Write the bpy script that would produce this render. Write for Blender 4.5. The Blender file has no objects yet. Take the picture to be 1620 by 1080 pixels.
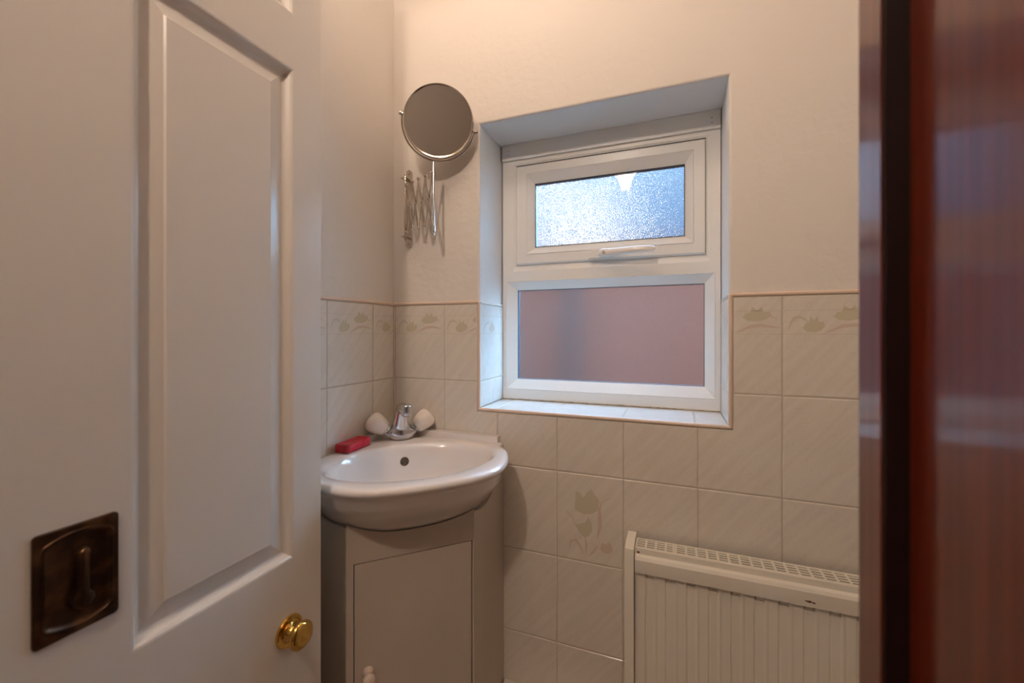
import bpy, bmesh, math, random
from mathutils import Vector, Matrix
random.seed(7)
S = bpy.context.scene
COL = S.collection
PI = math.pi

# ------------------------------------------------------------------ camera
CAM = Vector((.7222, -.9627, 1.1026))
YAW = .3707
cd = bpy.data.cameras.new('camera')
cam = bpy.data.objects.new('camera', cd)
COL.objects.link(cam)
cam.location = CAM
cam.rotation_euler = (PI/2, 0, YAW)
cd.sensor_width = 36
cd.lens = 664.9/1620*36
cd.shift_y = -(540-524.3)/1620
cd.clip_start = .01
cd.dof.use_dof = True
cd.dof.focus_distance = 1.0
cd.dof.aperture_fstop = 4.0
S.camera = cam

# ------------------------------------------------------------------ exposure
S.view_settings.view_transform = 'Standard'
S.view_settings.look = 'None'
S.view_settings.exposure = 0.43
S.view_settings.gamma = 1
S.view_settings.use_curve_mapping = False

# ------------------------------------------------------------------ sky
SKY_LOW = .72       # sky brightness near the horizon
SKY_TOP = 14.0       # brightness overhead
GLOW_STR = 6.5
FILL_STR = 62.0    # added sky glow out of view at right, lights the left reveal and wall
SUN_DIR = Vector((math.sin(math.radians(-12.2)), math.cos(math.radians(-12.2)), math.tan(math.radians(13.0)))).normalized()
w = bpy.data.worlds.new('sky')
S.world = w
w.use_nodes = True
nt = w.node_tree
nt.nodes.clear()
def N(nt, t, **k):
    n = nt.nodes.new(t)
    for a, b in k.items():
        if a.startswith('i_'):
            n.inputs[a[2:].replace('_', ' ')].default_value = b
        else:
            setattr(n, a, b)
    return n
L = nt.links.new
tc = N(nt, 'ShaderNodeTexCoord')
sep = N(nt, 'ShaderNodeSeparateXYZ'); L(tc.outputs['Generated'], sep.inputs[0])
cr = N(nt, 'ShaderNodeValToRGB')
cr.color_ramp.elements[0].position = 0.0; cr.color_ramp.elements[0].color = (.10, .28, .62, 1)
cr.color_ramp.elements[1].position = .34; cr.color_ramp.elements[1].color = (.34, .60, .98, 1)
e = cr.color_ramp.elements.new(.2); e.color = (.14, .38, .80, 1)
L(sep.outputs[2], cr.inputs[0])
bg = N(nt, 'ShaderNodeBackground')
sk = N(nt, 'ShaderNodeMapRange', interpolation_type='SMOOTHSTEP'); L(sep.outputs[2], sk.inputs[0])
for k_, v_ in (('From Min', .4), ('From Max', .85), ('To Min', SKY_LOW), ('To Max', SKY_TOP)): sk.inputs[k_].default_value = v_
L(sk.outputs[0], bg.inputs[1])
L(cr.outputs[0], bg.inputs[0])
nrm = N(nt, 'ShaderNodeVectorMath', operation='NORMALIZE'); L(tc.outputs['Generated'], nrm.inputs[0])
dt = N(nt, 'ShaderNodeVectorMath', operation='DOT_PRODUCT'); L(nrm.outputs[0], dt.inputs[0])
dt.inputs[1].default_value = SUN_DIR
mx = N(nt, 'ShaderNodeMath', operation='MAXIMUM'); L(dt.outputs['Value'], mx.inputs[0]); mx.inputs[1].default_value = 0
pw = N(nt, 'ShaderNodeMath', operation='POWER'); L(mx.outputs[0], pw.inputs[0]); pw.inputs[1].default_value = 1100
ms = N(nt, 'ShaderNodeMath', operation='MULTIPLY'); L(pw.outputs[0], ms.inputs[0]); ms.inputs[1].default_value = GLOW_STR
bg2 = N(nt, 'ShaderNodeBackground'); bg2.inputs[0].default_value = (1, .95, .88, 1); L(ms.outputs[0], bg2.inputs[1])
ad = N(nt, 'ShaderNodeAddShader'); L(bg.outputs[0], ad.inputs[0]); L(bg2.outputs[0], ad.inputs[1])
pd = N(nt, 'ShaderNodeVectorMath', operation='DOT_PRODUCT'); L(nrm.outputs[0], pd.inputs[0])
pd.inputs[1].default_value = Vector((.85, .38, .42)).normalized()
pm = N(nt, 'ShaderNodeMapRange', interpolation_type='SMOOTHSTEP'); L(pd.outputs['Value'], pm.inputs[0])
for k_, v_ in (('From Min', .72), ('From Max', .96), ('To Min', 0), ('To Max', FILL_STR)): pm.inputs[k_].default_value = v_
bg3 = N(nt, 'ShaderNodeBackground'); bg3.inputs[0].default_value = (.36, .68, 1, 1); L(pm.outputs[0], bg3.inputs[1])
ad2 = N(nt, 'ShaderNodeAddShader'); L(ad.outputs[0], ad2.inputs[0]); L(bg3.outputs[0], ad2.inputs[1])
out = N(nt, 'ShaderNodeOutputWorld'); L(ad2.outputs[0], out.inputs[0])

LAMP_W = .78           # watts per bulb of the ceiling fitting
LAMP_COL = (1, .80, .65)
HALL_W = 17.0

# ------------------------------------------------------------------ materials
def mat(name, col=(.8, .8, .8), rough=.5, metal=0, spec=.5, coat=0, bump=None, noise=None, transmission=0, ior=1.5, emis=None):
    m = bpy.data.materials.new(name); m.use_nodes = True
    t = m.node_tree; p = t.nodes['Principled BSDF']
    p.inputs['Base Color'].default_value = (*col, 1)
    p.inputs['Roughness'].default_value = rough
    p.inputs['Metallic'].default_value = metal
    p.inputs['Specular IOR Level'].default_value = spec
    p.inputs['Coat Weight'].default_value = coat
    p.inputs['Coat Roughness'].default_value = .08
    p.inputs['Transmission Weight'].default_value = transmission
    p.inputs['IOR'].default_value = ior
    if emis:
        p.inputs['Emission Color'].default_value = (*emis[0], 1); p.inputs['Emission Strength'].default_value = emis[1]
    l = t.links.new
    co = N(t, 'ShaderNodeTexCoord')
    if noise:      # (second colour, scale vector, contrast lo, hi)
        c2, sc, lo, hi = noise
        mp = N(t, 'ShaderNodeMapping'); mp.inputs['Scale'].default_value = sc; l(co.outputs['Object'], mp.inputs[0])
        nz = N(t, 'ShaderNodeTexNoise'); nz.inputs['Scale'].default_value = 1; nz.inputs['Detail'].default_value = 5
        l(mp.outputs[0], nz.inputs['Vector'])
        rp = N(t, 'ShaderNodeValToRGB')
        rp.color_ramp.elements[0].position = lo; rp.color_ramp.elements[0].color = (*col, 1)
        rp.color_ramp.elements[1].position = hi; rp.color_ramp.elements[1].color = (*c2, 1)
        l(nz.outputs[0], rp.inputs[0]); l(rp.outputs[0], p.inputs['Base Color'])
    if bump:       # (scale vector, strength, distance)
        sc, st, di = bump
        mp = N(t, 'ShaderNodeMapping'); mp.inputs['Scale'].default_value = sc; l(co.outputs['Object'], mp.inputs[0])
        nz = N(t, 'ShaderNodeTexNoise'); nz.inputs['Scale'].default_value = 1; nz.inputs['Detail'].default_value = 4
        l(mp.outputs[0], nz.inputs['Vector'])
        bp = N(t, 'ShaderNodeBump'); bp.inputs['Strength'].default_value = st; bp.inputs['Distance'].default_value = di
        l(nz.outputs[0], bp.inputs['Height']); l(bp.outputs[0], p.inputs['Normal'])
    return m

M = {}
M['plaster'] = mat('cream plaster', (.80, .74, .675), .75, spec=.25, bump=((45, 45, 45), .55, .003))
M['reveal'] = mat('white reveal paint', (.84, .84, .83), .6, spec=.3, bump=((30, 30, 30), .4, .002))
M['ceiling'] = mat('ceiling paint', (.80, .78, .74), .85)
M['hall'] = mat('hall wall paint', (.34, .29, .25), .8)
M['floor'] = mat('vinyl floor', (.42, .34, .27), .5, noise=((.36, .28, .22), (14, 14, 14), .4, .6))
M['ledge'] = mat('white boxing paint', (.72, .64, .58), .45)
M['grout'] = mat('grout', (.58, .50, .41), .9)
M['bead'] = mat('peach bead trim', (.80, .62, .49), .35)
M['leaf'] = mat('leaf print', (.64, .57, .42), .22)
M['pink'] = mat('pink leaf print', (.70, .56, .46), .22)
M['line'] = mat('border line print', (.66, .58, .48), .25)
M['upvc'] = mat('white upvc', (.87, .86, .83), .3)
M['gap'] = mat('dark seal', (.03, .035, .04), .5)
M['spacer'] = mat('blue black gasket', (.015, .035, .055), .4)
M['doorpaint'] = mat('white gloss door paint', (.76, .69, .615), .3, spec=.5, coat=.25, bump=((500, 500, 12), .16, .0008))
M['ceramic'] = mat('white ceramic', (.87, .81, .775), .07, spec=.6, coat=.6)
M['acrylic'] = mat('cream acrylic', (.92, .82, .73), .12, coat=.6)
M['chrome'] = mat('chrome', (.66, .66, .68), .2, metal=1)
M['chromew'] = mat('aged chrome', (.62, .56, .50), .16, metal=1)
M['hole'] = mat('overflow mesh', (.20, .16, .12), .4, metal=.6, noise=((.08, .06, .05), (400, 400, 400), .4, .6))
M['soap'] = mat('crimson soap', (.60, .010, .035), .38, noise=((.40, .008, .022), (60, 60, 60), .4, .65))
M['cab'] = mat('cream cabinet paint', (.62, .52, .44), .42, bump=((300, 300, 12), .25, .001), noise=((.56, .48, .40), (6, 6, 3), .35, .7))
M['dark'] = mat('dark interior', (.03, .022, .018), .9)
M['knobw'] = mat('cream knob', (.78, .62, .52), .25)
M['brass'] = mat('polished brass', (.72, .47, .13), .12, metal=1)
M['bronze'] = mat('dark aged bronze', (.045, .022, .013), .32, metal=.75, noise=((.15, .072, .028), (38, 38, 38), .48, .75), bump=((150, 150, 150), .25, .001))
M['rad'] = mat('cream radiator enamel', (.83, .765, .65), .35)
M['rust'] = mat('rust stain', (.16, .05, .02), .8)
M['mirror'] = None
M['glow'] = None

# tile material: cream glaze with faint diagonal streaks and small veins
def tile_mat(name, axis):
    m = bpy.data.materials.new(name); m.use_nodes = True
    t = m.node_tree; p = t.nodes['Principled BSDF']; l = t.links.new
    p.inputs['Roughness'].default_value = .16
    p.inputs['Specular IOR Level'].default_value = .5
    co = N(t, 'ShaderNodeTexCoord')
    mp = N(t, 'ShaderNodeMapping')
    if axis == 'x': mp.inputs['Rotation'].default_value = (0, math.radians(50), 0); mp.inputs['Scale'].default_value = (10, 10, 110)
    else: mp.inputs['Rotation'].default_value = (math.radians(-50), 0, 0); mp.inputs['Scale'].default_value = (10, 10, 110)
    l(co.outputs['Object'], mp.inputs[0])
    # rotate first, then stretch: use a second mapping so the streaks run diagonally
    mp.inputs['Scale'].default_value = (1, 1, 1)
    mp2 = N(t, 'ShaderNodeMapping'); mp2.inputs['Scale'].default_value = (7, 7, 75); l(mp.outputs[0], mp2.inputs[0])
    n1 = N(t, 'ShaderNodeTexNoise'); n1.inputs['Scale'].default_value = 1; n1.inputs['Detail'].default_value = 2
    l(mp2.outputs[0], n1.inputs['Vector'])
    r1 = N(t, 'ShaderNodeValToRGB')
    r1.color_ramp.elements[0].position = .38; r1.color_ramp.elements[0].color = (.745, .675, .585, 1)
    r1.color_ramp.elements[1].position = .62; r1.color_ramp.elements[1].color = (.79, .72, .63, 1)
    l(n1.outputs[0], r1.inputs[0])
    n2 = N(t, 'ShaderNodeTexNoise'); n2.inputs['Scale'].default_value = 55; n2.inputs['Detail'].default_value = 3; n2.inputs['Distortion'].default_value = 1.5
    l(co.outputs['Object'], n2.inputs['Vector'])
    r2 = N(t, 'ShaderNodeValToRGB')
    r2.color_ramp.elements[0].position = .485; r2.color_ramp.elements[0].color = (1, 1, 1, 1)
    r2.color_ramp.elements[1].position = .515; r2.color_ramp.elements[1].color = (1, 1, 1, 1)
    ee = r2.color_ramp.elements.new(.5); ee.color = (.93, .91, .89, 1)
    l(n2.outputs[0], r2.inputs[0])
    mu = N(t, 'ShaderNodeMix', data_type='RGBA', blend_type='MULTIPLY'); mu.inputs[0].default_value = 1
    l(r1.outputs[0], mu.inputs[6]); l(r2.outputs[0], mu.inputs[7]); l(mu.outputs[2], p.inputs['Base Color'])
    return m
M['tile_x'] = tile_mat('cream wall tile', 'x')
M['tile_y'] = tile_mat('cream side wall tile', 'y')
M['tile_r'] = mat('white reveal tile', (.74, .72, .68), .15, spec=.5, noise=((.78, .76, .73), (40, 40, 40), .4, .6))

def wood_mat():
    m = bpy.data.materials.new('varnished mahogany'); m.use_nodes = True
    t = m.node_tree; p = t.nodes['Principled BSDF']; l = t.links.new
    co = N(t, 'ShaderNodeTexCoord')
    mp = N(t, 'ShaderNodeMapping'); mp.inputs['Scale'].default_value = (160, 160, 3.5); l(co.outputs['Object'], mp.inputs[0])
    n1 = N(t, 'ShaderNodeTexNoise'); n1.inputs['Scale'].default_value = 1; n1.inputs['Detail'].default_value = 5; l(mp.outputs[0], n1.inputs['Vector'])
    r1 = N(t, 'ShaderNodeValToRGB')
    r1.color_ramp.elements[0].position = .3; r1.color_ramp.elements[0].color = (.085, .009, .002, 1)
    r1.color_ramp.elements[1].position = .7; r1.color_ramp.elements[1].color = (.145, .020, .005, 1)
    l(n1.outputs[0], r1.inputs[0]); l(r1.outputs[0], p.inputs['Base Color'])
    p.inputs['Roughness'].default_value = .4; p.inputs['Specular IOR Level'].default_value = .15
    p.inputs['Coat Weight'].default_value = .75; p.inputs['Coat Roughness'].default_value = .10
    bp = N(t, 'ShaderNodeBump'); bp.inputs['Strength'].default_value = .25; bp.inputs['Distance'].default_value = .0006
    l(n1.outputs[0], bp.inputs['Height']); l(bp.outputs[0], p.inputs['Normal']); l(bp.outputs[0], p.inputs['Coat Normal'])
    return m
M['wood'] = wood_mat()

def glass_mat(name, rough, scale, strength, col=(1, 1, 1)):
    m = bpy.data.materials.new(name); m.use_nodes = True
    t = m.node_tree; p = t.nodes['Principled BSDF']; l = t.links.new
    p.inputs['Base Color'].default_value = (*col, 1)
    p.inputs['Roughness'].default_value = rough
    p.inputs['Transmission Weight'].default_value = 1
    p.inputs['IOR'].default_value = 1.45
    co = N(t, 'ShaderNodeTexCoord')
    v = N(t, 'ShaderNodeTexVoronoi'); v.inputs['Scale'].default_value = scale; v.feature = 'SMOOTH_F1'; l(co.outputs['Object'], v.inputs['Vector'])
    bp = N(t, 'ShaderNodeBump'); bp.inputs['Strength'].default_value = strength; bp.inputs['Distance'].default_value = .004
    l(v.outputs['Distance'], bp.inputs['Height']); l(bp.outputs[0], p.inputs['Normal'])
    return m
M['glass_up'] = glass_mat('stippled obscure glass', .05, 540, .24)
M['glass_lo'] = glass_mat('satin obscure glass', .24, 420, .15, (1, .95, .94))

def brick_mat():
    m = bpy.data.materials.new('pink red brick'); m.use_nodes = True
    t = m.node_tree; p = t.nodes['Principled BSDF']; l = t.links.new
    co = N(t, 'ShaderNodeTexCoord')
    mp = N(t, 'ShaderNodeMapping'); mp.inputs['Rotation'].default_value = (PI/2, 0, 0); l(co.outputs['Object'], mp.inputs[0])
    b = N(t, 'ShaderNodeTexBrick'); b.inputs['Scale'].default_value = 1
    b.inputs['Color1'].default_value = (.165, .040, .017, 1); b.inputs['Color2'].default_value = (.145, .035, .015, 1); b.inputs['Mortar'].default_value = (.155, .066, .042, 1)
    b.inputs['Brick Width'].default_value = .225; b.inputs['Row Height'].default_value = .075; b.inputs['Mortar Size'].default_value = .008
    l(mp.outputs[0], b.inputs['Vector']); l(b.outputs[0], p.inputs['Base Color']); p.inputs['Roughness'].default_value = .9
    return m
M['brick'] = brick_mat()
M['pipe'] = mat('grey drainpipe plastic', (.012, .011, .012), .6)
M['yard'] = mat('yard concrete', (.05, .045, .04), .9)

def mirror_mat():
    m = mat('scratched mirror', (.74, .71, .69), .05, metal=1)
    t = m.node_tree; p = t.nodes['Principled BSDF']; l = t.links.new
    co = N(t, 'ShaderNodeTexCoord')
    prev = None
    for ang, off in ((8, .012), (10, -.021), (-4, .034), (62, .006), (64, -.03)):      # five fine straight scratches
        mp = N(t, 'ShaderNodeMapping'); mp.inputs['Rotation'].default_value = (0, 0, math.radians(ang)); l(co.outputs['Object'], mp.inputs[0])
        sp = N(t, 'ShaderNodeSeparateXYZ'); l(mp.outputs[0], sp.inputs[0])
        c = N(t, 'ShaderNodeMath', operation='COMPARE'); c.inputs[1].default_value = off; c.inputs[2].default_value = .00035
        l(sp.outputs[0], c.inputs[0])
        if prev is None: prev = c
        else:
            a = N(t, 'ShaderNodeMath', operation='MAXIMUM'); l(prev.outputs[0], a.inputs[0]); l(c.outputs[0], a.inputs[1]); prev = a
    mr = N(t, 'ShaderNodeMapRange'); mr.inputs['To Min'].default_value = .05; mr.inputs['To Max'].default_value = .13
    l(prev.outputs[0], mr.inputs[0]); l(mr.outputs[0], p.inputs['Roughness'])
    return m
M['mirror'] = mirror_mat()

def shade_mat():
    m = bpy.data.materials.new('opal glass shade'); m.use_nodes = True
    t = m.node_tree; t.nodes.clear(); l = t.links.new
    tr = N(t, 'ShaderNodeBsdfTransparent'); tl = N(t, 'ShaderNodeBsdfTranslucent'); tl.inputs[0].default_value = (.95, .9, .85, 1)
    em = N(t, 'ShaderNodeEmission'); em.inputs[0].default_value = (*LAMP_COL, 1); em.inputs[1].default_value = 6
    mx_ = N(t, 'ShaderNodeMixShader'); mx_.inputs[0].default_value = .2
    l(tr.outputs[0], mx_.inputs[1]); l(tl.outputs[0], mx_.inputs[2])
    ad_ = N(t, 'ShaderNodeAddShader'); l(mx_.outputs[0], ad_.inputs[0]); l(em.outputs[0], ad_.inputs[1])
    o = N(t, 'ShaderNodeOutputMaterial'); l(ad_.outputs[0], o.inputs[0])
    return m
M['shade'] = shade_mat()
M['white'] = mat('white fitting enamel', (.75, .72, .68), .35)

# ------------------------------------------------------------------ mesh helpers
def obj(name, bm, mats, parent=None, smooth=None, bevel=None, seg=2):
    if not isinstance(mats, (list, tuple)): mats = [mats]
    if bevel:
        ed = [e for e in bm.edges if len(e.link_faces) == 2 and e.calc_face_angle(0) > .6]
        bmesh.ops.bevel(bm, geom=ed, offset=bevel, segments=seg, affect='EDGES', profile=.6, clamp_overlap=True)
    bmesh.ops.recalc_face_normals(bm, faces=bm.faces)
    me = bpy.data.meshes.new(name); bm.to_mesh(me); bm.free()
    for m in mats: me.materials.append(m)
    o = bpy.data.objects.new(name, me); COL.objects.link(o)
    if smooth is None: smooth = bool(bevel)
    if smooth:
        me.polygons.foreach_set('use_smooth', [True]*len(me.polygons))
        ang = math.radians(smooth if not isinstance(smooth, bool) else 38)
        try: me.set_sharp_from_angle(angle=ang)
        except Exception: pass
    if parent: o.parent = parent
    return o

def box(bm, x0, x1, y0, y1, z0, z1, mi=0, mtx=None):
    vs = [Vector((x, y, z)) for x in (x0, x1) for y in (y0, y1) for z in (z0, z1)]
    if mtx: vs = [mtx @ v for v in vs]
    v = [bm.verts.new(p) for p in vs]
    for f in ((0, 1, 3, 2), (4, 6, 7, 5), (0, 4, 5, 1), (2, 3, 7, 6), (0, 2, 6, 4), (1, 5, 7, 3)):
        bm.faces.new([v[i] for i in f]).material_index = mi

def frame_axes(d):
    d = d.normalized()
    a = Vector((0, 0, 1)) if abs(d.z) < .9 else Vector((1, 0, 0))
    u = d.cross(a).normalized(); v = d.cross(u).normalized()
    return u, v

def lathe(bm, prof, origin=(0, 0, 0), axis=(0, 0, 1), n=40, mi=0, sx=1, sy=1, u=None):
    """prof: list of (radius, height along axis)"""
    o = Vector(origin); d = Vector(axis).normalized()
    if u is None: u, v = frame_axes(d)
    else: u = Vector(u).normalized(); v = d.cross(u).normalized()
    rings = []
    for r, h in prof:
        if r < 1e-6: rings.append([bm.verts.new(o+d*h)])
        else: rings.append([bm.verts.new(o+d*h+u*(r*sx*math.cos(2*PI*k/n))+v*(r*sy*math.sin(2*PI*k/n))) for k in range(n)])
    for a, b in zip(rings, rings[1:]):
        for k in range(n):
            k2 = (k+1) % n
            if len(a) == 1 and len(b) == 1: continue
            if len(a) == 1: f = bm.faces.new([a[0], b[k], b[k2]])
            elif len(b) == 1: f = bm.faces.new([a[k], b[0], a[k2]])
            else: f = bm.faces.new([a[k], a[k2], b[k2], b[k]])
            f.material_index = mi

def cyl(bm, a, b, r, n=20, mi=0, r2=None):
    a = Vector(a); b = Vector(b); h = (b-a).length
    r2 = r if r2 is None else r2
    lathe(bm, [(0, 0), (r, 0), (r2, h), (0, h)], a, b-a, n, mi)

def tube(bm, pts, rad, n=14, mi=0, flat=None):
    """round tube through pts; rad is a number or a list; flat=(axis vector, factor) squashes the section"""
    pts = [Vector(p) for p in pts]; m = len(pts)
    if not isinstance(rad, (list, tuple)): rad = [rad]*m
    rings = []; u = None
    for i, p in enumerate(pts):
        d = (pts[min(i+1, m-1)]-pts[max(i-1, 0)]).normalized()
        if u is None: u, v = frame_axes(d)
        else:
            u = (u-d*u.dot(d)).normalized(); v = d.cross(u).normalized()
        ring = []
        for k in range(n):
            off = u*(rad[i]*math.cos(2*PI*k/n))+v*(rad[i]*math.sin(2*PI*k/n))
            if flat:
                ax = Vector(flat[0]).normalized(); off = off-ax*(off.dot(ax)*(1-flat[1]))
            ring.append(bm.verts.new(p+off))
        rings.append(ring)
    for a, b in zip(rings, rings[1:]):
        for k in range(n): bm.faces.new([a[k], a[(k+1) % n], b[(k+1) % n], b[k]]).material_index = mi
    bm.faces.new(rings[0]).material_index = mi; bm.faces.new(rings[-1]).material_index = mi

def prism(bm, poly, fn, d0, d1, mi=0):
    """poly of (u,v); fn(u,v,d)->point"""
    a = [bm.verts.new(fn(u, v, d0)) for u, v in poly]; b = [bm.verts.new(fn(u, v, d1)) for u, v in poly]
    bm.faces.new(a).material_index = mi; bm.faces.new(b).material_index = mi
    n = len(poly)
    for i in range(n): bm.faces.new([a[i], a[(i+1) % n], b[(i+1) % n], b[i]]).material_index = mi

def empty(name, loc, label=None, cat=None, group=None):
    o = bpy.data.objects.new(name, None); COL.objects.link(o); o.location = loc
    o.empty_display_size = .05
    if label: o['label'] = label
    if cat: o['category'] = cat
    if group: o['group'] = group
    bpy.context.view_layer.update()
    return o

def tag(o, label, cat, group=None):
    o['label'] = label; o['category'] = cat
    if group: o['group'] = group
    return o

def part(o, parent):
    """parent while keeping the mesh where it was modelled (world coordinates)"""
    o.parent = parent
    o.matrix_parent_inverse = Matrix.Translation(-parent.location) if parent.type == 'EMPTY' else parent.matrix_world.inverted()
    return o

def struct(o, label=None):
    o['kind'] = 'structure'
    if label: o['label'] = label
    return o

# ------------------------------------------------------------------ key numbers
TW = .1524                      # tile pitch
X0 = .1566
def X(n): return X0+TW*n
ROWS = [1.1735, .976, .774, .572, .370, .168, .0]
RX0, RX1, RZ0, RZ1, RD = .2617, .8233, .9103, 1.630, .152    # window reveal
CEIL = 2.30
RWX = 1.25                      # right wall
FY0, FY1 = -.60, -.80           # front wall: room face, hall face

# ------------------------------------------------------------------ walls
bm = bmesh.new()
xs = (-.1, RX0-.004, RX1+.0015, RWX+.1); zs = (-.02, RZ0-.006, RZ1, CEIL)
def wall_ring(bm, y0, y1):
    g = {}
    for i, x in enumerate(xs):
        for j, z in enumerate(zs):
            for k, y in enumerate((y0, y1)): g[i, j, k] = bm.verts.new((x, y, z))
    for i in range(3):
        for j in range(3):
            if i == 1 and j == 1: continue
            for k in (0, 1): bm.faces.new([g[i, j, k], g[i+1, j, k], g[i+1, j+1, k], g[i, j+1, k]])
    for j in range(3):
        for i in (0, 3): bm.faces.new([g[i, j, 0], g[i, j+1, 0], g[i, j+1, 1], g[i, j, 1]])
    for i in range(3):
        for j in (0, 3): bm.faces.new([g[i, j, 0], g[i+1, j, 0], g[i+1, j, 1], g[i, j, 1]])
    fr = []
    fr.append(bm.faces.new([g[1, 1, 0], g[2, 1, 0], g[2, 1, 1], g[1, 1, 1]]))
    fr.append(bm.faces.new([g[1, 2, 0], g[2, 2, 0], g[2, 2, 1], g[1, 2, 1]]))
    fr.append(bm.faces.new([g[1, 1, 0], g[1, 2, 0], g[1, 2, 1], g[1, 1, 1]]))
    fr.append(bm.faces.new([g[2, 1, 0], g[2, 2, 0], g[2, 2, 1], g[2, 1, 1]]))
    for f in fr: f.material_index = 1
    ed = [bm.edges.get((g[1, 1, 0], g[1, 2, 0])), bm.edges.get((g[2, 1, 0], g[2, 2, 0])), bm.edges.get((g[1, 2, 0], g[2, 2, 0]))]
    bmesh.ops.bevel(bm, geom=ed, offset=.005, segments=3, affect='EDGES', profile=.5)
wall_ring(bm, .004, .25)
wall_back = struct(obj('wall_back', bm, [M['plaster'], M['reveal']]), 'cream plastered wall with the window, tiled to half height')

bm = bmesh.new(); box(bm, -.1, -.004, FY1, .25, -.02, CEIL)
wall_left = struct(obj('wall_left', bm, M['plaster']), 'cream plastered side wall beside the basin, tiled below')
bm = bmesh.new(); box(bm, RWX, RWX+.1, FY1, .25, -.02, CEIL)
wall_right = struct(obj('wall_right', bm, M['plaster']))
DX = .172                        # open door face
bm = bmesh.new(); box(bm, .8634, RWX, FY1, FY0, -.02, CEIL); box(bm, 0, .118, FY1, FY0, -.02, CEIL); box(bm, .118, .8634, FY1, FY0, 2.0, CEIL)
wall_front = struct(obj('wall_front', bm, M['plaster']))
bm = bmesh.new(); box(bm, -1.0, 1.9, -2.4, .25, CEIL, CEIL+.06)
struct(obj('ceiling', bm, M['ceiling']))
bm = bmesh.new(); box(bm, -1.0, 1.9, -2.4, .25, -.05, 0)
struct(obj('floor', bm, M['floor']))
bm = bmesh.new()
box(bm, -1.0, -.95, -2.4, FY1, 0, CEIL)
struct(obj('wall_hall_left', bm, M['hall']))
bm = bmesh.new(); box(bm, 1.85, 1.9, -2.4, FY1, 0, CEIL)
struct(obj('wall_hall_right', bm, M['hall']))
bm = bmesh.new(); box(bm, -.95, 1.85, -2.4, -2.35, 0, CEIL)
struct(obj('wall_hall_back', bm, M['hall']))
bm = bmesh.new(); box(bm, -.95, -.1, FY1, FY1+.05, 0, CEIL); box(bm, RWX+.1, 1.85, FY1, FY1+.05, 0, CEIL)
struct(obj('wall_hall_front', bm, M['hall']))

# ------------------------------------------------------------------ tiles
def area(p): return sum(p[i][0]*p[(i+1) % len(p)][1]-p[(i+1) % len(p)][0]*p[i][1] for i in range(len(p)))/2
def inset(p, d):
    if area(p) < 0: p = p[::-1]
    n = len(p); r = []
    for i in range(n):
        a, b, c = p[i-1], p[i], p[(i+1) % n]
        def nn(p, q):
            dx, dy = q[0]-p[0], q[1]-p[1]; l_ = math.hypot(dx, dy); return (-dy/l_, dx/l_)
        n1, n2 = nn(a, b), nn(b, c)
        r.append((b[0]+(n1[0]+n2[0])*d, b[1]+(n1[1]+n2[1])*d))
    return r
def clip(poly, x0, x1, y0, y1):
    def cl(p, f, it):
        r = []
        for i in range(len(p)):
            a, b = p[i-1], p[i]
            if f(b):
                if not f(a): r.append(it(a, b))
                r.append(b)
            elif f(a): r.append(it(a, b))
        return r
    def ix(v): return lambda a, b: (v, a[1]+(b[1]-a[1])*(v-a[0])/(b[0]-a[0]))
    def iy(v): return lambda a, b: (a[0]+(b[0]-a[0])*(v-a[1])/(b[1]-a[1]), v)
    for f, it in ((lambda q: q[0] >= x0, ix(x0)), (lambda q: q[0] <= x1, ix(x1)), (lambda q: q[1] >= y0, iy(y0)), (lambda q: q[1] <= y1, iy(y1))):
        if len(poly) < 3: return []
        poly = cl(poly, f, it)
    return poly
def tile(bm, poly, fn, mi):
    poly = poly if area(poly) > 0 else poly[::-1]
    rings = []
    for ins, d in ((.0008, -.003), (.0010, -.0011), (.0017, -.0004), (.0032, 0)):
        rings.append([bm.verts.new(fn(u, v, d)) for u, v in inset(poly, ins)])
    n = len(poly)
    for a, b in zip(rings, rings[1:]):
        for i in range(n): bm.faces.new([a[i], a[(i+1) % n], b[(i+1) % n], b[i]]).material_index = mi
    bm.faces.new(rings[-1]).material_index = mi
def stroke(pts, w0):
    """tapered brush stroke polygon through pts"""
    n = len(pts); Lp, Rp = [], []
    for i, (x, y) in enumerate(pts):
        a = pts[max(i-1, 0)]; b = pts[min(i+1, n-1)]
        dx, dy = b[0]-a[0], b[1]-a[1]; l_ = math.hypot(dx, dy) or 1
        w_ = w0*math.sin(PI*(i+.15)/(n-.7))
        Lp.append((x-dy/l_*w_, y+dx/l_*w_)); Rp.append((x+dy/l_*w_, y-dx/l_*w_))
    return Lp+Rp[::-1]
def motif(bm, poly, fn, mi, lim, lift=.00025):
    p = clip(poly, *lim)
    if len(p) < 3: return
    bm.faces.new([bm.verts.new(fn(u, v, lift)) for u, v in p]).material_index = mi
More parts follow.
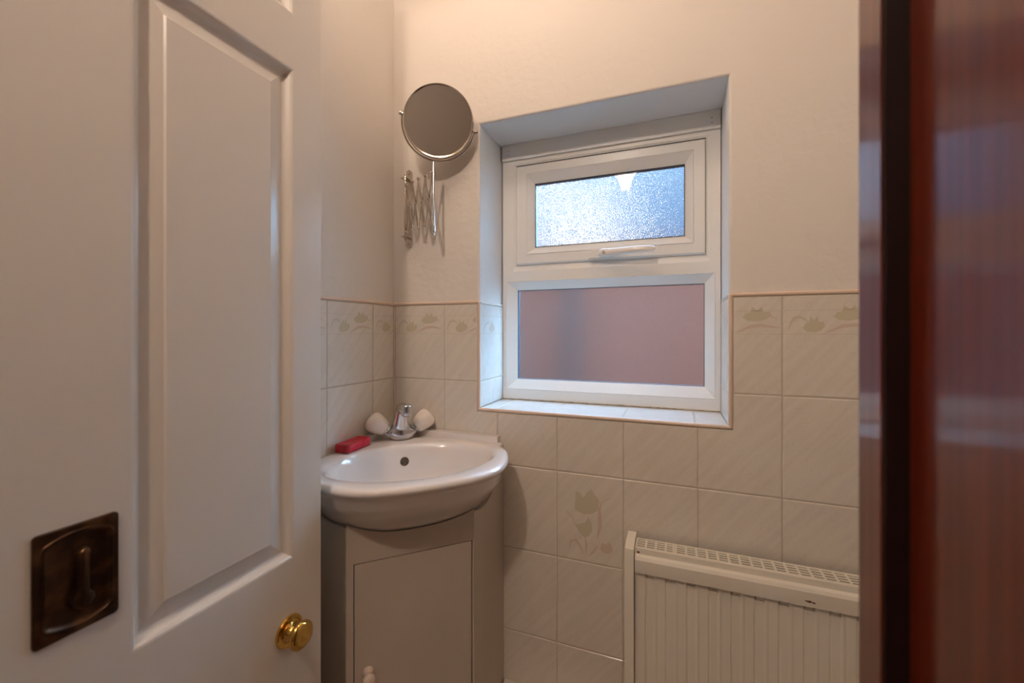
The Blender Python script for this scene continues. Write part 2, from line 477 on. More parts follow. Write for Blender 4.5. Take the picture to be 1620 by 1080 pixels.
# material slots: 0 tile, 1 grout, 2 leaf, 3 pink, 4 line
LEAF = [(0, .25), (.12, .55), (.28, .62), (.33, 1.0), (.5, .72), (.66, .98), (.72, .62), (.92, .66), (1, .38), (.82, .12), (.5, 0), (.2, .04)]
def border(bm, u0, u1, fn, lim):
    """printed frieze on one top-row tile running from u0 to u1 (full width TW from u0)"""
    w_ = TW
    for z in (1.1440, 1.0975):
        motif(bm, [(u0+.003, z-.0005), (u1-.003, z-.0005), (u1-.003, z+.0005), (u0+.003, z+.0005)], fn, 4, lim)
    P = lambda a, z: (u0+a*w_, z)
    arc = [P(.07, 1.105), P(.09, 1.120), P(.13, 1.129), P(.19, 1.131), P(.24, 1.127), P(.29, 1.117)]
    motif(bm, stroke(arc, .0030), fn, 4, lim)
    l2 = [(u0+w_*(.22+.24*a), 1.101+.032*b) for a, b in LEAF]
    motif(bm, l2, fn, 2, lim)
    l3 = [(u0+w_*(.54+.34*a), 1.123+.030*b) for a, b in LEAF]
    motif(bm, l3, fn, 2, lim)
    sw = [P(.44, 1.099), P(.54, 1.106), P(.64, 1.113), P(.76, 1.115), P(.88, 1.112), P(.97, 1.110)]
    motif(bm, stroke(sw, .0035), fn, 3, lim, .0003)
    motif(bm, stroke([P(.80, 1.137), P(.88, 1.132), P(.95, 1.126)], .0015), fn, 3, lim, .0003)
def flower(bm, fn, u0, z0):
    lim = (u0, u0+TW, z0, z0+.2)
    big = [(.28, .60), (.30, .80), (.36, .79), (.42, .74), (.46, .80), (.53, .85), (.60, .78), (.65, .74), (.63, .62), (.55, .57), (.42, .55), (.33, .57)]
    motif(bm, [(u0+TW*a, z0+.2*b) for a, b in big], fn, 2, lim)
    sm = [(.28, .42), (.36, .43), (.44, .46), (.49, .53), (.54, .46), (.55, .38), (.50, .31), (.44, .28), (.36, .33)]
    motif(bm, [(u0+TW*a, z0+.2*b) for a, b in sm], fn, 2, lim)
    for pts, wd, mi in (
        ([(.70, .72), (.655, .64), (.66, .54), (.665, .44), (.64, .36), (.62, .28)], .0045, 3),
        ([(.68, .71), (.76, .75), (.85, .79)], .0012, 4),
        ([(.14, .57), (.24, .50), (.30, .42)], .0018, 3),
        ([(.44, .30), (.46, .20), (.45, .08)], .0030, 3),
        ([(.20, .12), (.22, .22), (.30, .24), (.38, .16), (.42, .09)], .0032, 3),
        ([(.50, .08), (.57, .14), (.64, .22)], .0032, 3),
        ([(.40, .30), (.35, .26)], .002, 2)):
        motif(bm, stroke([(u0+TW*a, z0+.2*b) for a, b in pts], wd), fn, mi, lim, .0003)
    tu = [(.66, .19), (.70, .26), (.75, .24), (.79, .28), (.84, .24), (.85, .18), (.79, .14), (.70, .15)]
    motif(bm, [(u0+TW*a, z0+.2*b) for a, b in tu], fn, 3, lim)

bm = bmesh.new()
fb = lambda u, v, d: (u, -d, v)
cols = [.002]+[X(i) for i in range(0, 8)]+[RWX-.001]
cols = [c for c in cols if c < RWX]+([RWX-.001] if cols[-1] > RWX else [])
cols = sorted(set(cols))
OX0, OX1, OZ0 = RX0-.0085, RX1+.0085, RZ0-.0085     # outer edge of the bead trim
for r in range(len(ROWS)-1):
    zt, zb = ROWS[r], ROWS[r+1]
    for c in range(len(cols)-1):
        a, b = cols[c], cols[c+1]
        if zt <= OZ0 or b <= OX0 or a >= OX1: polys = [[(a, zb), (b, zb), (b, zt), (a, zt)]]
        else:
            L_in, R_in, B_in = a < OX0, b > OX1, zb < OZ0
            if L_in and not B_in: polys = [[(a, zb), (OX0, zb), (OX0, zt), (a, zt)]]
            elif R_in and not B_in: polys = [[(OX1, zb), (b, zb), (b, zt), (OX1, zt)]]
            elif L_in: polys = [[(a, zb), (b, zb), (b, OZ0), (OX0, OZ0), (OX0, zt), (a, zt)]]
            elif R_in: polys = [[(a, zb), (b, zb), (b, zt), (OX1, zt), (OX1, OZ0), (a, OZ0)]]
            elif B_in: polys = [[(a, zb), (b, zb), (b, OZ0), (a, OZ0)]]
            else: polys = []
        for p in polys:
            tile(bm, p, fb, 0)
            if r == 0:
                us = [q[0] for q in p]
                u0 = b-TW if c == 0 else a
                border(bm, u0, u0+TW, fb, (min(us)+.0035, max(us)-.0035, zb+.003, zt-.003))
flower(bm, fb, X(2), ROWS[3])
# grout bed
for (a, b, c, d) in ((.0, OX0, 0, 1.1735), (OX1, RWX, 0, 1.1735), (OX0, OX1, 0, OZ0)):
    box(bm, a, b, .0012, .0042, c, d, 1)
t = obj('wall_tiles', bm, [M['tile_x'], M['grout'], M['leaf'], M['pink'], M['line']]); part(t, wall_back)

# tiles lining the reveal
bm = bmesh.new()
fl = lambda u, v, d: (RX0+d, u, v)            # left cheek (faces +x)
fr_ = lambda u, v, d: (RX1-d, u, v)
fs = lambda u, v, d: (u, v, RZ0+d)            # sill
for f in (fl, fr_):
    for za, zb in ((.976, 1.1735), (RZ0, .976)):
        tile(bm, [(.001, za), (RD, za), (RD, zb), (.001, zb)], f, 0)
lim = (.004, RD-.004, .98, 1.17)
for f in (fl, fr_):
    for z in (1.144, 1.0975): motif(bm, [(.004, z-.0005), (RD-.004, z-.0005), (RD-.004, z+.0005), (.004, z+.0005)], f, 2, lim)
    motif(bm, stroke([(.02, 1.10), (.03, 1.12), (.05, 1.128), (.06, 1.115)], .003), f, 2, lim)
    motif(bm, [(.055+.035*a, 1.10+.032*b) for a, b in LEAF], f, 2, lim)
sx_ = [RX0]+[X(i)-.004 for i in (1, 2, 3, 4)]+[RX1]
for a, b in zip(sx_, sx_[1:]): tile(bm, [(a, .001), (b, .001), (b, RD), (a, RD)], fs, 0)
box(bm, RX0-.004, RX0-.0012, .0042, RD, RZ0, 1.1735, 1); box(bm, RX1+.0012, RX1+.0015, .0042, RD, RZ0, 1.1735, 1)
box(bm, RX0-.003, RX1+.001, .0042, RD, RZ0-.006, RZ0-.0012, 1)
t = obj('reveal_tiles', bm, [M['tile_r'], M['grout'], M['line']]); part(t, wall_back)

# side wall tiles
bm = bmesh.new()
fw_ = lambda u, v, d: (d, u, v)
cy_ = [-.002, -.0878]+[-.0878-TW*i for i in range(1, 4)]+[FY0]
cy_ = sorted(set(cy_))
for r in range(len(ROWS)-1):
    for a, b in zip(cy_, cy_[1:]):
        tile(bm, [(a, ROWS[r+1]), (b, ROWS[r+1]), (b, ROWS[r]), (a, ROWS[r])], fw_, 0)
        if r == 0: border(bm, a, min(a+TW, b), fw_, (a+.0035, b-.0035, ROWS[1]+.003, ROWS[0]-.003))
box(bm, -.0042, -.0012, FY0, 0, 0, 1.1735, 1)
t = obj('wall_tiles', bm, [M['tile_y'], M['grout'], M['leaf'], M['pink'], M['line']]); part(t, wall_left)

# peach bead trim along the tile tops and around the opening
def bar_round(bm, p0, p1, w_, up):
    """strip with a rounded face, from p0 to p1, half-section r"""
    tube(bm, [p0, p1], w_, n=16)
bm = bmesh.new()
zt = 1.1735+.004
tube(bm, [(0, .0015, zt), (RX0-.004, .0015, zt)], .0042)
tube(bm, [(RX1+.004, .0015, zt), (RWX, .0015, zt)], .0042)
tube(bm, [(RX0-.0042, .0015, RZ0-.0042), (RX0-.0042, .0015, zt)], .0042)
tube(bm, [(RX1+.0042, .0015, RZ0-.0042), (RX1+.0042, .0015, zt)], .0042)
tube(bm, [(RX0-.0042, .0015, RZ0-.0042), (RX1+.0042, .0015, RZ0-.0042)], .0042)
t = obj('bead_trim', bm, M['bead'], smooth=True); part(t, wall_back)
bm = bmesh.new()
tube(bm, [(RX0-.0012, .003, zt-.0015), (RX0-.0012, RD, zt-.0015)], .0026); tube(bm, [(RX1+.0012, .003, zt-.0015), (RX1+.0012, RD, zt-.0015)], .0026)
t = obj('reveal_trim', bm, M['tile_r'], smooth=True); part(t, wall_back)
bm = bmesh.new()
tube(bm, [(-.0015, 0, zt), (-.0015, FY0, zt)], .0042)
t = obj('bead_trim', bm, M['bead'], smooth=True); part(t, wall_left)
bm = bmesh.new(); tube(bm, [(.0008, -.0008, .83), (.0008, -.0008, 1.1735)], .0022)
t = obj('corner_seal', bm, M['bead'], smooth=True); part(t, wall_back)

# pipe boxing at the foot of the window wall
bm = bmesh.new(); box(bm, .331, RWX-.001, -.075, -.001, 0, .246)
struct(obj('trim_1', bm, M['ledge'], bevel=.002), 'low painted pipe boxing at the foot of the tiled wall')

# ------------------------------------------------------------------ window
win = empty('window_1', ((RX0+RX1)/2, RD, RZ0)); win['kind'] = 'structure'; win['label'] = 'white plastic framed window with a top-hung vent over a fixed obscure pane'
YF = .150                       # face of the fixed frame
def bevel_frame(bm, xo0, xo1, zo0, zo1, xi0, xi1, zi0, zi1, yo, yi, yb=None):
    """a mitred picture-frame: outer rectangle at depth yo, inner at yi; back at yb"""
    yb = yi+.02 if yb is None else yb
    O = [(xo0, zo0), (xo1, zo0), (xo1, zo1), (xo0, zo1)]; I = [(xi0, zi0), (xi1, zi0), (xi1, zi1), (xi0, zi1)]
    o1 = [bm.verts.new((x, yo, z)) for x, z in O]; i1 = [bm.verts.new((x, yi, z)) for x, z in I]
    o2 = [bm.verts.new((x, yb, z)) for x, z in O]; i2 = [bm.verts.new((x, yb, z)) for x, z in I]
    for k in range(4):
        j = (k+1) % 4
        bm.faces.new([o1[k], o1[j], i1[j], i1[k]]); bm.faces.new([o2[k], o2[j], i2[j], i2[k]])
        bm.faces.new([o1[k], o1[j], o2[j], o2[k]]); bm.faces.new([i1[k], i1[j], i2[j], i2[k]])
SX0, SX1, SZ0, SZ1 = .303, .790, 1.2905, 1.568          # vent sash outline
LX0, LX1, LZ0, LZ1 = .2720, .8115, .940, 1.245          # lower bead outline
bm = bmesh.new()
# fixed frame: jambs, head, transom, sill rail as one welded profile (grid with two openings)
gx = [RX0+.0005, LX0, SX0-.009, SX1+.009, LX1, RX1-.0005]
box(bm, gx[0], LX0, YF, .205, RZ0+.001, RZ1-.001)
box(bm, LX1, gx[5], YF, .205, RZ0+.001, RZ1-.001)
box(bm, LX0, LX1, YF, .205, RZ0+.001, LZ0)
box(bm, LX0, LX1, YF, .205, LZ1, 1.272)
box(bm, LX0, SX0-.010, YF, .205, 1.272, RZ1-.001)
box(bm, SX1+.010, LX1, YF, .205, 1.272, RZ1-.001)
box(bm, SX0-.010, SX1+.010, YF, .205, SZ1+.008, RZ1-.001)
bevel_frame(bm, SX0-.010, SX1+.010, 1.272, SZ1+.008, SX0-.0006, SX1+.0006, SZ0-.0002, SZ1+.0012, YF, YF+.004, .205)
o = obj('window_frame', bm, M['upvc']); part(o, win)
bm = bmesh.new()     # head cover strip with screw holes
box(bm, RX0+.001, RX1-.001, .1425, YF+.001, 1.586, RZ1-.0005)
o = obj('head_cover', bm, M['upvc'], bevel=.006, seg=4); part(o, win)
for x in (RX0+.020, RX1-.020):
    for z in (1.600, 1.612):
        bm = bmesh.new(); cyl(bm, (x, .1418, z), (x, .1430, z), .0012, 10)
        part(obj('screw_hole', bm, M['gap'], smooth=True), win)
# dark seal behind the sash edge
bm = bmesh.new()
bevel_frame(bm, SX0-.001, SX1+.001, SZ0+.001, SZ1+.003, SX0+.01, SX1-.01, SZ0+.01, SZ1-.01, .153, .153, .165)
part(obj('seal', bm, M['gap']), win)
# sash
bm = bmesh.new()
GX0, GX1, GZ0, GZ1 = .358, .743, 1.3385, 1.5135
BX0, BX1, BZ0, BZ1 = .334, .7640, 1.3170, 1.5440
bevel_frame(bm, SX0+.0008, SX1-.0002, SZ0-.0008, SZ1-.0015, SX0+.003, SX1-.003, SZ0+.003, SZ1-.004, .149, .145, .165)
bevel_frame(bm, SX0+.003, SX1-.003, SZ0+.003, SZ1-.004, BX0, BX1, BZ0, BZ1, .145, .145, .160)
sash = obj('vent_sash', bm, M['upvc']); part(sash, win)
bm = bmesh.new()
bevel_frame(bm, BX0, BX1, BZ0, BZ1, BX0+.0015, BX1-.0015, BZ0+.0015, BZ1-.0015, .1445, .1432, .160)
bevel_frame(bm, BX0+.0015, BX1-.0015, BZ0+.0015, BZ1-.0015, GX0, GX1, GZ0, GZ1, .1432, .157, .165)
o = obj('glazing_bead', bm, M['upvc']); o.parent = sash
bm = bmesh.new()
bevel_frame(bm, GX0-.001, GX1+.001, GZ0-.001, GZ1+.001, GX0+.0006, GX1-.0006, GZ0+.0006, GZ1-.0006, .155, .1555, .172)
o = obj('gasket', bm, M['spacer']); o.parent = sash
bm = bmesh.new(); box(bm, GX0-.003, GX1+.003, .167, .171, GZ0-.003, GZ1+.003)
o = obj('pane', bm, M['glass_up']); o['label'] = 'stippled obscure pane with bright daylight behind'; o.parent = sash
bm = bmesh.new(); box(bm, GX0-.0005, GX1+.0005, .159, .162, GZ0-.0005, GZ1+.0005)
M['clear'] = mat('clear glass', (1, 1, 1), 0.0, transmission=1, ior=1.45)
o = obj('inner_pane', bm, M['clear']); o['label'] = 'smooth inner pane mirroring the lit lamp shade'; o.parent = sash
# lower light
bm = bmesh.new()
g2 = (.3005, .7890, .9675, 1.2205)
bevel_frame(bm, LX0, LX1, LZ0, LZ1, LX0+.0015, LX1-.0015, LZ0+.0015, LZ1-.0015, YF+.0005, YF-.0015, .175)
bevel_frame(bm, LX0+.0015, LX1-.0015, LZ0+.0015, LZ1-.0015, *g2, YF-.0015, .168, .178)
o = obj('glazing_bead', bm, M['upvc']); part(o, win)
bm = bmesh.new()
bevel_frame(bm, g2[0]-.001, g2[1]+.001, g2[2]-.001, g2[3]+.001, g2[0]+.0006, g2[1]-.0006, g2[2]+.0006, g2[3]-.0006, .168, .1685, .186)
part(obj('gasket', bm, M['spacer']), win)
bm = bmesh.new(); box(bm, g2[0]-.003, g2[1]+.003, .180, .184, g2[2]-.003, g2[3]+.003)
o = obj('pane', bm, M['glass_lo']); o['label'] = 'fixed obscure pane showing blurred pink brick'; part(o, win)
bm = bmesh.new()      # grey silicone line round the foot of the frame
tube(bm, [(RX0+.001, YF, RZ0+.0015), (RX1-.001, YF, RZ0+.0015)], .0018)
part(obj('sealant', bm, mat('dirty sealant', (.50, .43, .33), .7, noise=((.30, .24, .17), (60, 60, 60), .45, .65)), smooth=True), win)
# handle
hx = .5530; hz = 1.3045
bm = bmesh.new()
box(bm, .511, .578, .1305, .1455, hz-.0105, hz+.0105)
hb = obj('window_handle', bm, M['upvc'], bevel=.004, seg=4); part(hb, win)
bm = bmesh.new()
hl_ = hz-.001
pts = [(hx-.014, .1265, hl_), (hx-.010, .125, hl_), (hx, .123, hl_), (hx+.014, .1225, hl_), (hx+.028, .118, hl_), (hx+.048, .111, hl_), (hx+.075, .108, hl_), (hx+.100, .108, hl_), (hx+.116, .109, hl_), (hx+.121, .1095, hl_), (hx+.124, .110, hl_)]
tube(bm, pts, [.006, .0098, .0115, .0105, .0092, .0088, .0086, .0084, .0080, .0062, .002], n=24, flat=((0, 1, 0), .75))
lev = obj('lever', bm, mat('glossy white handle', (.84, .82, .79), .14, coat=.5), smooth=60); part(lev, hb)
bm = bmesh.new(); cyl(bm, (hx, .120, hl_), (hx, .1142, hl_), .0042, 20); cyl(bm, (hx, .1146, hl_), (hx, .1136, hl_), .0022, 6)
part(obj('lock_cylinder', bm, mat('dull steel', (.35, .31, .27), .35, metal=1), smooth=True), hb)

# ------------------------------------------------------------------ outside
bm = bmesh.new(); box(bm, -1.6, 2.6, 1.15, 1.35, -.1, 1.46); box(bm, -1.6, 2.6, 1.12, 1.38, 1.46, 1.50)
struct(obj('wall_outside', bm, M['brick']), 'pink brick yard wall seen blurred through the lower pane')
bm = bmesh.new(); box(bm, -1.6, 2.6, .26, 1.15, -.1, 0)
struct(obj('ground_outside', bm, M['yard']))
dp = empty('drainpipe', (.24, 1.08, 0), 'grey vertical drainpipe blurred behind the left of the lower pane', 'drainpipe')
bm = bmesh.new(); cyl(bm, (.24, 1.08, 0), (.24, 1.08, 1.45), .026, 28)
part(obj('pipe', bm, M['pipe'], smooth=True), dp)
for z in (.45, 1.35):
    bm = bmesh.new(); lathe(bm, [(.026, 0), (.031, 0), (.031, .04), (.026, .04)], (.24, 1.08, z))
    part(obj('collar', bm, M['pipe'], smooth=True), dp)

# ------------------------------------------------------------------ panelled door, open along the left
DT = .038
D0, D1 = -.426, -1.075            # leading edge, hinge edge (y)
cy = CAM.y
pan = [(cy+.275, cy+.484), (cy-.07, cy+.155)]           # the two panel columns (y ranges)
panz = [(.10, .46), (.753, 1.507), (1.591, 1.89)]
door = empty('door_1', (DX, D1, 0)); door['kind'] = 'structure'; door['label'] = 'white painted panelled door standing open at the left'
bm = bmesh.new()
ys = sorted([D1, D0]+[v for p in pan for v in p]); zz = sorted([.006, 1.985]+[v for p in panz for v in p])
def isp(a, b, c, d):
    return any(abs(a-p[0]) < 1e-6 and abs(b-p[1]) < 1e-6 for p in pan) and any(abs(c-q[0]) < 1e-6 and abs(d-q[1]) < 1e-6 for q in panz)
gv = {}
def V(y, z, x=DX):
    k = (round(y, 5), round(z, 5), round(x, 5))
    if k not in gv: gv[k] = bm.verts.new((x, y, z))
    return gv[k]
PROF = [(.0, 0), (.0025, -.0006), (.005, -.003), (.008, -.0085), (.0100, -.0105), (.0125, -.0115), (.0345, -.0062), (.0365, -.0040), (.0385, -.0040)]
for a, b in zip(ys, ys[1:]):
    for c, d in zip(zz, zz[1:]):
        if not isp(a, b, c, d): bm.faces.new([V(a, c), V(b, c), V(b, d), V(a, d)])
        else:
            prev = None
            for ins, dep in PROF:
                ring = [V(y, z, DX+dep) for y, z in ((a+ins, c+ins), (b-ins, c+ins), (b-ins, d-ins), (a+ins, d-ins))]
                if prev:
                    for k in range(4): bm.faces.new([prev[k], prev[(k+1) % 4], ring[(k+1) % 4], ring[k]])
                prev = ring
            bm.faces.new(prev)
# back and edges of the slab
bk = [bm.verts.new((DX-DT, y, z)) for y, z in ((D1, .006), (D0, .006), (D0, 1.985), (D1, 1.985))]
bm.faces.new(bk)
def edge_strip(line, b0, b1): bm.faces.new(line+[b1, b0])
edge_strip([V(D0, z) for z in zz][::1], bk[1], bk[2])
edge_strip([V(D1, z) for z in zz][::1], bk[0], bk[3])
edge_strip([V(y, .006) for y in ys], bk[0], bk[1])
edge_strip([V(y, 1.985) for y in ys], bk[3], bk[2])
o = obj('door_leaf', bm, M['doorpaint']); part(o, door)
# brass knob
kx, ky, kz = DX, cy+.474, .6465
kn = None
bm = bmesh.new()
lathe(bm, [(0, 0), (.0228, 0), (.0235, .0015), (.0225, .004), (.019, .0045), (.0175, .0036), (.014, .0042), (.011, .007), (.0085, .0105), (.0075, .015), (.0085, .018)], (kx, ky, kz), (1, 0, 0), 48)
lathe(bm, [(.0085, .018), (.014, .019), (.0185, .0215), (.0205, .025), (.020, .0285), (.0170, .0315), (.0115, .0332), (.0105, .0328), (.006, .0336), (0, .0340)], (kx, ky, kz), (1, 0, 0), 48)
part(obj('door_knob', bm, M['brass'], smooth=50), door)
# flush lever plate
py0, py1 = cy+.199, cy+.2632; pz0, pz1 = .808, .9138
fp = lambda u, v, d: (DX+d, u, v)
def rrect(a, b, c, d, r, n=6):
    p = []
    for cx_, cz_, a0 in ((b-r, d-r, 0), (a+r, d-r, 90), (a+r, c+r, 180), (b-r, c+r, 270)):
        for k in range(n+1):
            t_ = math.radians(a0+90*k/n); p.append((cx_+r*math.cos(t_), cz_+r*math.sin(t_)))
    return p
bm = bmesh.new()
rings = []
def tray(iu, iv, arch):
    p = rrect(py0+iu, py1-iu, pz0+iv, pz1-iv, .0045, 8)
    res_ = []
    for u, v in p:
        c = (u-(py0+py1)/2)/((py1-py0)/2-iu)
        bow = arch*max(0, 1-c*c)
        v = v+bow if v > (pz0+pz1)/2 else v-bow
        res_.append((u, v))
    return res_
def subdiv(p, m=8):
    """even out the long top and bottom runs so they can bow"""
    r = []
    for i in range(len(p)):
        a, b = p[i], p[(i+1) % len(p)]
        k = m if math.hypot(b[0]-a[0], b[1]-a[1]) > .01 else 1
        r += [(a[0]+(b[0]-a[0])*j/k, a[1]+(b[1]-a[1])*j/k) for j in range(k)]
    return r
def tray(iu, iv, arch):
    p = subdiv(rrect(py0+iu, py1-iu, pz0+iv, pz1-iv, .0042, 6), 12)
    hw = (py1-py0)/2-iu; res_ = []
    for u, v in p:
        c = (u-(py0+py1)/2)/hw; bow = arch*max(0, 1-c*c)
        res_.append((u, v+bow if v > (pz0+pz1)/2 else v-bow))
    return res_
for iu, iv, d, ar in ((0, 0, 0, 0), (0, 0, .0022, 0), (.0008, .0008, .0030, 0), (.0046, .0130, .0030, .0075), (.0051, .0136, .0040, .0075), (.0060, .0145, .0041, .0075), (.0072, .0160, .0016, .0075), (.0095, .0185, .0005, .0070)):
    rings.append([bm.verts.new(fp(u, v, d)) for u, v in tray(iu, iv, ar)])
n_ = len(rings[0])
for a, b in zip(rings, rings[1:]):
    for i in range(n_): bm.faces.new([a[i], a[(i+1) % n_], b[(i+1) % n_], b[i]])
bm.faces.new(rings[0]); bm.faces.new(rings[-1])
plate = obj('latch_plate', bm, M['bronze'], smooth=40); plate['label'] = 'dark bronze square latch plate with a small lever'; part(plate, door)
for u in (py0+.0065, py1-.0065):
    for v in (pz0+.0065, pz1-.0065):
        bm = bmesh.new(); lathe(bm, [(.0034, 0), (.0032, .0010), (.0018, .0016), (.0006, .0012), (0, .0012)], (DX+.0028, u, v), (1, 0, 0), 20)
        part(obj('screw', bm, M['bronze'], smooth=50), plate)
bm = bmesh.new()
yc = (py0+py1)/2+.003; zc = (pz0+pz1)/2
sil = [(-.0042, .026), (-.0052, .023), (-.0035, .012), (-.0035, .0), (-.0045, -.012), (-.0085, -.0175), (-.0095, -.024), (-.0065, -.029), (0, -.031), (.0055, -.029), (.0085, -.0235), (.0075, -.0185), (.0045, -.0165), (.0038, -.008), (.0040, .012), (.0052, .022), (.0042, .0265), (0, .0285)]
r0 = []
for (sc_, d) in ((1, .0008), (1.0, .0058), (.8, .0080), (.45, .0086)):
    r0.append([bm.verts.new(fp(yc+u*(sc_), zc+v*(.97 if sc_ < 1 else 1), d)) for u, v in sil])
for a, b in zip(r0, r0[1:]):
    for i in range(len(sil)): bm.faces.new([a[i], a[(i+1) % len(sil)], b[(i+1) % len(sil)], b[i]])
bm.faces.new(r0[0]); bm.faces.new(r0[-1])
part(obj('lever', bm, M['bronze'], smooth=60), plate)

# ------------------------------------------------------------------ mahogany door lining on the right
XB, XA = .8434, .8314
fr = empty('door_2', (XB, -.7, 0)); fr['kind'] = 'structure'; fr['label'] = 'dark varnished mahogany door lining at the right edge'
bm = bmesh.new(); box(bm, XB, XB+.02, FY1-.012, FY0+.004, 0, 2.0)
part(obj('lining', bm, M['wood'], bevel=.001), fr)
bm = bmesh.new(); box(bm, XA, XB, cy+.300, cy+.3265, 0, 2.0)
part(obj('stop', bm, M['wood'], bevel=.0015), fr)
bm = bmesh.new(); box(bm, XA+.0010, XB, cy+.2965, cy+.3, 0, 2.0)  # added strip: shadow on the stop's hall-side face, put in as near-black colour
part(obj('shadow_strip', bm, mat('near black shadow brown', (.012, .003, .002), .6, spec=.2, bump=((200, 200, 60), .3, .001)), bevel=.001), fr)
bm = bmesh.new(); box(bm, .118, .8634, FY1-.012, FY0+.004, 2.0, 2.02)
part(obj('head', bm, M['wood']), fr)
bm = bmesh.new(); box(bm, XB+.008, XB+.07, FY1-.026, FY1-.012, 0, 2.03)
part(obj('architrave', bm, M['wood'], bevel=.004), fr)

def dg(s, t): return Vector(((s+t)/math.sqrt(2), (t-s)/math.sqrt(2), 0))
# ------------------------------------------------------------------ basin
front = [(.2333, .2333), (.245, .222), (.262, .214), (.300, .2115), (.348, .1935), (.390, .168), (.418, .138), (.438, .098), (.448, .05), (.4505, 0)]
half = [( .003, .003)]
def catmull(p, m=6):
    r = []
    for i in range(len(p)-1):
        a = p[max(i-1, 0)]; b = p[i]; c = p[i+1]; d = p[min(i+2, len(p)-1)]
        for k in range(m):
            t_ = k/m
            r.append(tuple(.5*((2*b[j])+(-a[j]+c[j])*t_+(2*a[j]-5*b[j]+4*c[j]-d[j])*t_*t_+(-a[j]+3*b[j]-3*c[j]+d[j])*t_**3) for j in (0, 1)))
    r.append(p[-1]); return r
fc = catmull(front)
outl = fc+[(s_, -t_) for s_, t_ in fc[::-1][1:]]                  # from right wall point round to left wall point (s,t)
outl_w = [dg(s_, t_) for s_, t_ in outl]
poly_w = [(p.x, p.y) for p in outl_w]+[(.003, -.003)]
poly_w = [(max(x, .003), min(y, -.003)) for x, y in poly_w]
CB = dg(.280, 0)
NB = 144
def raycast(c, ang, poly):
    dx, dy = math.cos(ang), math.sin(ang); best = None
    for i in range(len(poly)):
        (x1, y1), (x2, y2) = poly[i-1], poly[i]
        ex, ey = x2-x1, y2-y1; den = dx*ey-dy*ex
        if abs(den) < 1e-12: continue
        t_ = ((x1-c.x)*ey-(y1-c.y)*ex)/den; s_ = ((x1-c.x)*dy-(y1-c.y)*dx)/den
        if t_ > 0 and -1e-6 <= s_ <= 1+1e-6: best = t_ if best is None else max(best, t_)
    return Vector((c.x+dx*best, c.y+dy*best, 0))
angs = [-PI/4+2*PI*k/NB for k in range(NB)]
outer = [raycast(CB, a, poly_w) for a in angs]
def st(p): return ((p.x-p.y)/math.sqrt(2), (p.x+p.y)/math.sqrt(2))
def shrink(a, b, z, ins=0):
    r = []
    for p in outer:
        s_, t_ = st(p); s_ = .2+(s_-.2)*(a if s_ > .2 else 1); t_ *= b
        q = dg(s_, t_)
        if ins:
            v = CB-q; q = q+v.normalized()*ins
        q.x = max(q.x, .003); q.y = min(q.y, -.003)
        r.append((q.x, q.y, z))
    return r
def inner(f, z, ds=0, a_s=.123, a_t=.177):
    r = []
    for a in angs:
        al = a+PI/4
        r.append((*dg(.280+ds+f*a_s*math.cos(al), f*a_t*math.sin(al)).xy, z))
    return r
rings = [shrink(k[0], k[1], k[2]) for k in ((.44, .72, .697), (.52, .78, .7025), (.565, .80, .709), (.61, .82, .720), (.66, .84, .731), (.72, .87, .743), (.79, .90, .757), (.86, .93, .772), (.92, .957, .788), (.947, .966, .806), (.980, .987, .8155), (1, 1, .8205))]
rings += [shrink(1, 1, .8250, .0007), shrink(1, 1, .8285, .003), shrink(1, 1, .8303, .007), shrink(1, 1, .8308, .014)]
rings += [inner(1.06, .8298), inner(1.02, .8280), inner(.985, .8235), inner(.955, .814), inner(.925, .798), inner(.88, .772, -.002), inner(.80, .745, -.004), inner(.66, .725, -.006), inner(.45, .713, -.008), inner(.22, .708, -.01)]
bm = bmesh.new()
vr = [[bm.verts.new(p) for p in r] for r in rings]
for a, b in zip(vr, vr[1:]):
    for i in range(NB): bm.faces.new([a[i], a[(i+1) % NB], b[(i+1) % NB], b[i]])
c_ = bm.verts.new((*dg(.27, 0).xy, .707))
for i in range(NB): bm.faces.new([vr[-1][i], vr[-1][(i+1) % NB], c_])
bm.faces.new(vr[0])
basin = empty('wash_basin', (.2, -.2, .74), 'white ceramic corner wash basin with an oval bowl, set on the cream cabinet', 'basin')
from mathutils.bvhtree import BVHTree
bowl_tree = BVHTree.FromBMesh(bm)
part(obj('bowl', bm, M['ceramic'], smooth=60), basin)
bm = bmesh.new()
box(bm, .003, .3175, -.021, -.002, .824, .8455); box(bm, .002, .021, -.138, -.003, .824, .8455)
part(obj('upstand', bm, M['ceramic'], bevel=.005, seg=4), basin)
# overflow
ov = dg(.1685, 0); axis_o = Vector((.707, -.707, .25)).normalized()
bm = bmesh.new(); lathe(bm, [(0, .0002), (.0098, .0002), (.0108, -.002)], (ov.x, ov.y, .7925), axis_o, 32)
part(obj('overflow_hole', bm, M['hole'], smooth=True), basin)
bm = bmesh.new(); lathe(bm, [(0, 0), (.014, .0), (.021, .002), (.023, 0)], (*dg(.268, 0).xy, .709), (0, 0, 1), 32)
part(obj('waste', bm, M['chrome'], smooth=True), basin)

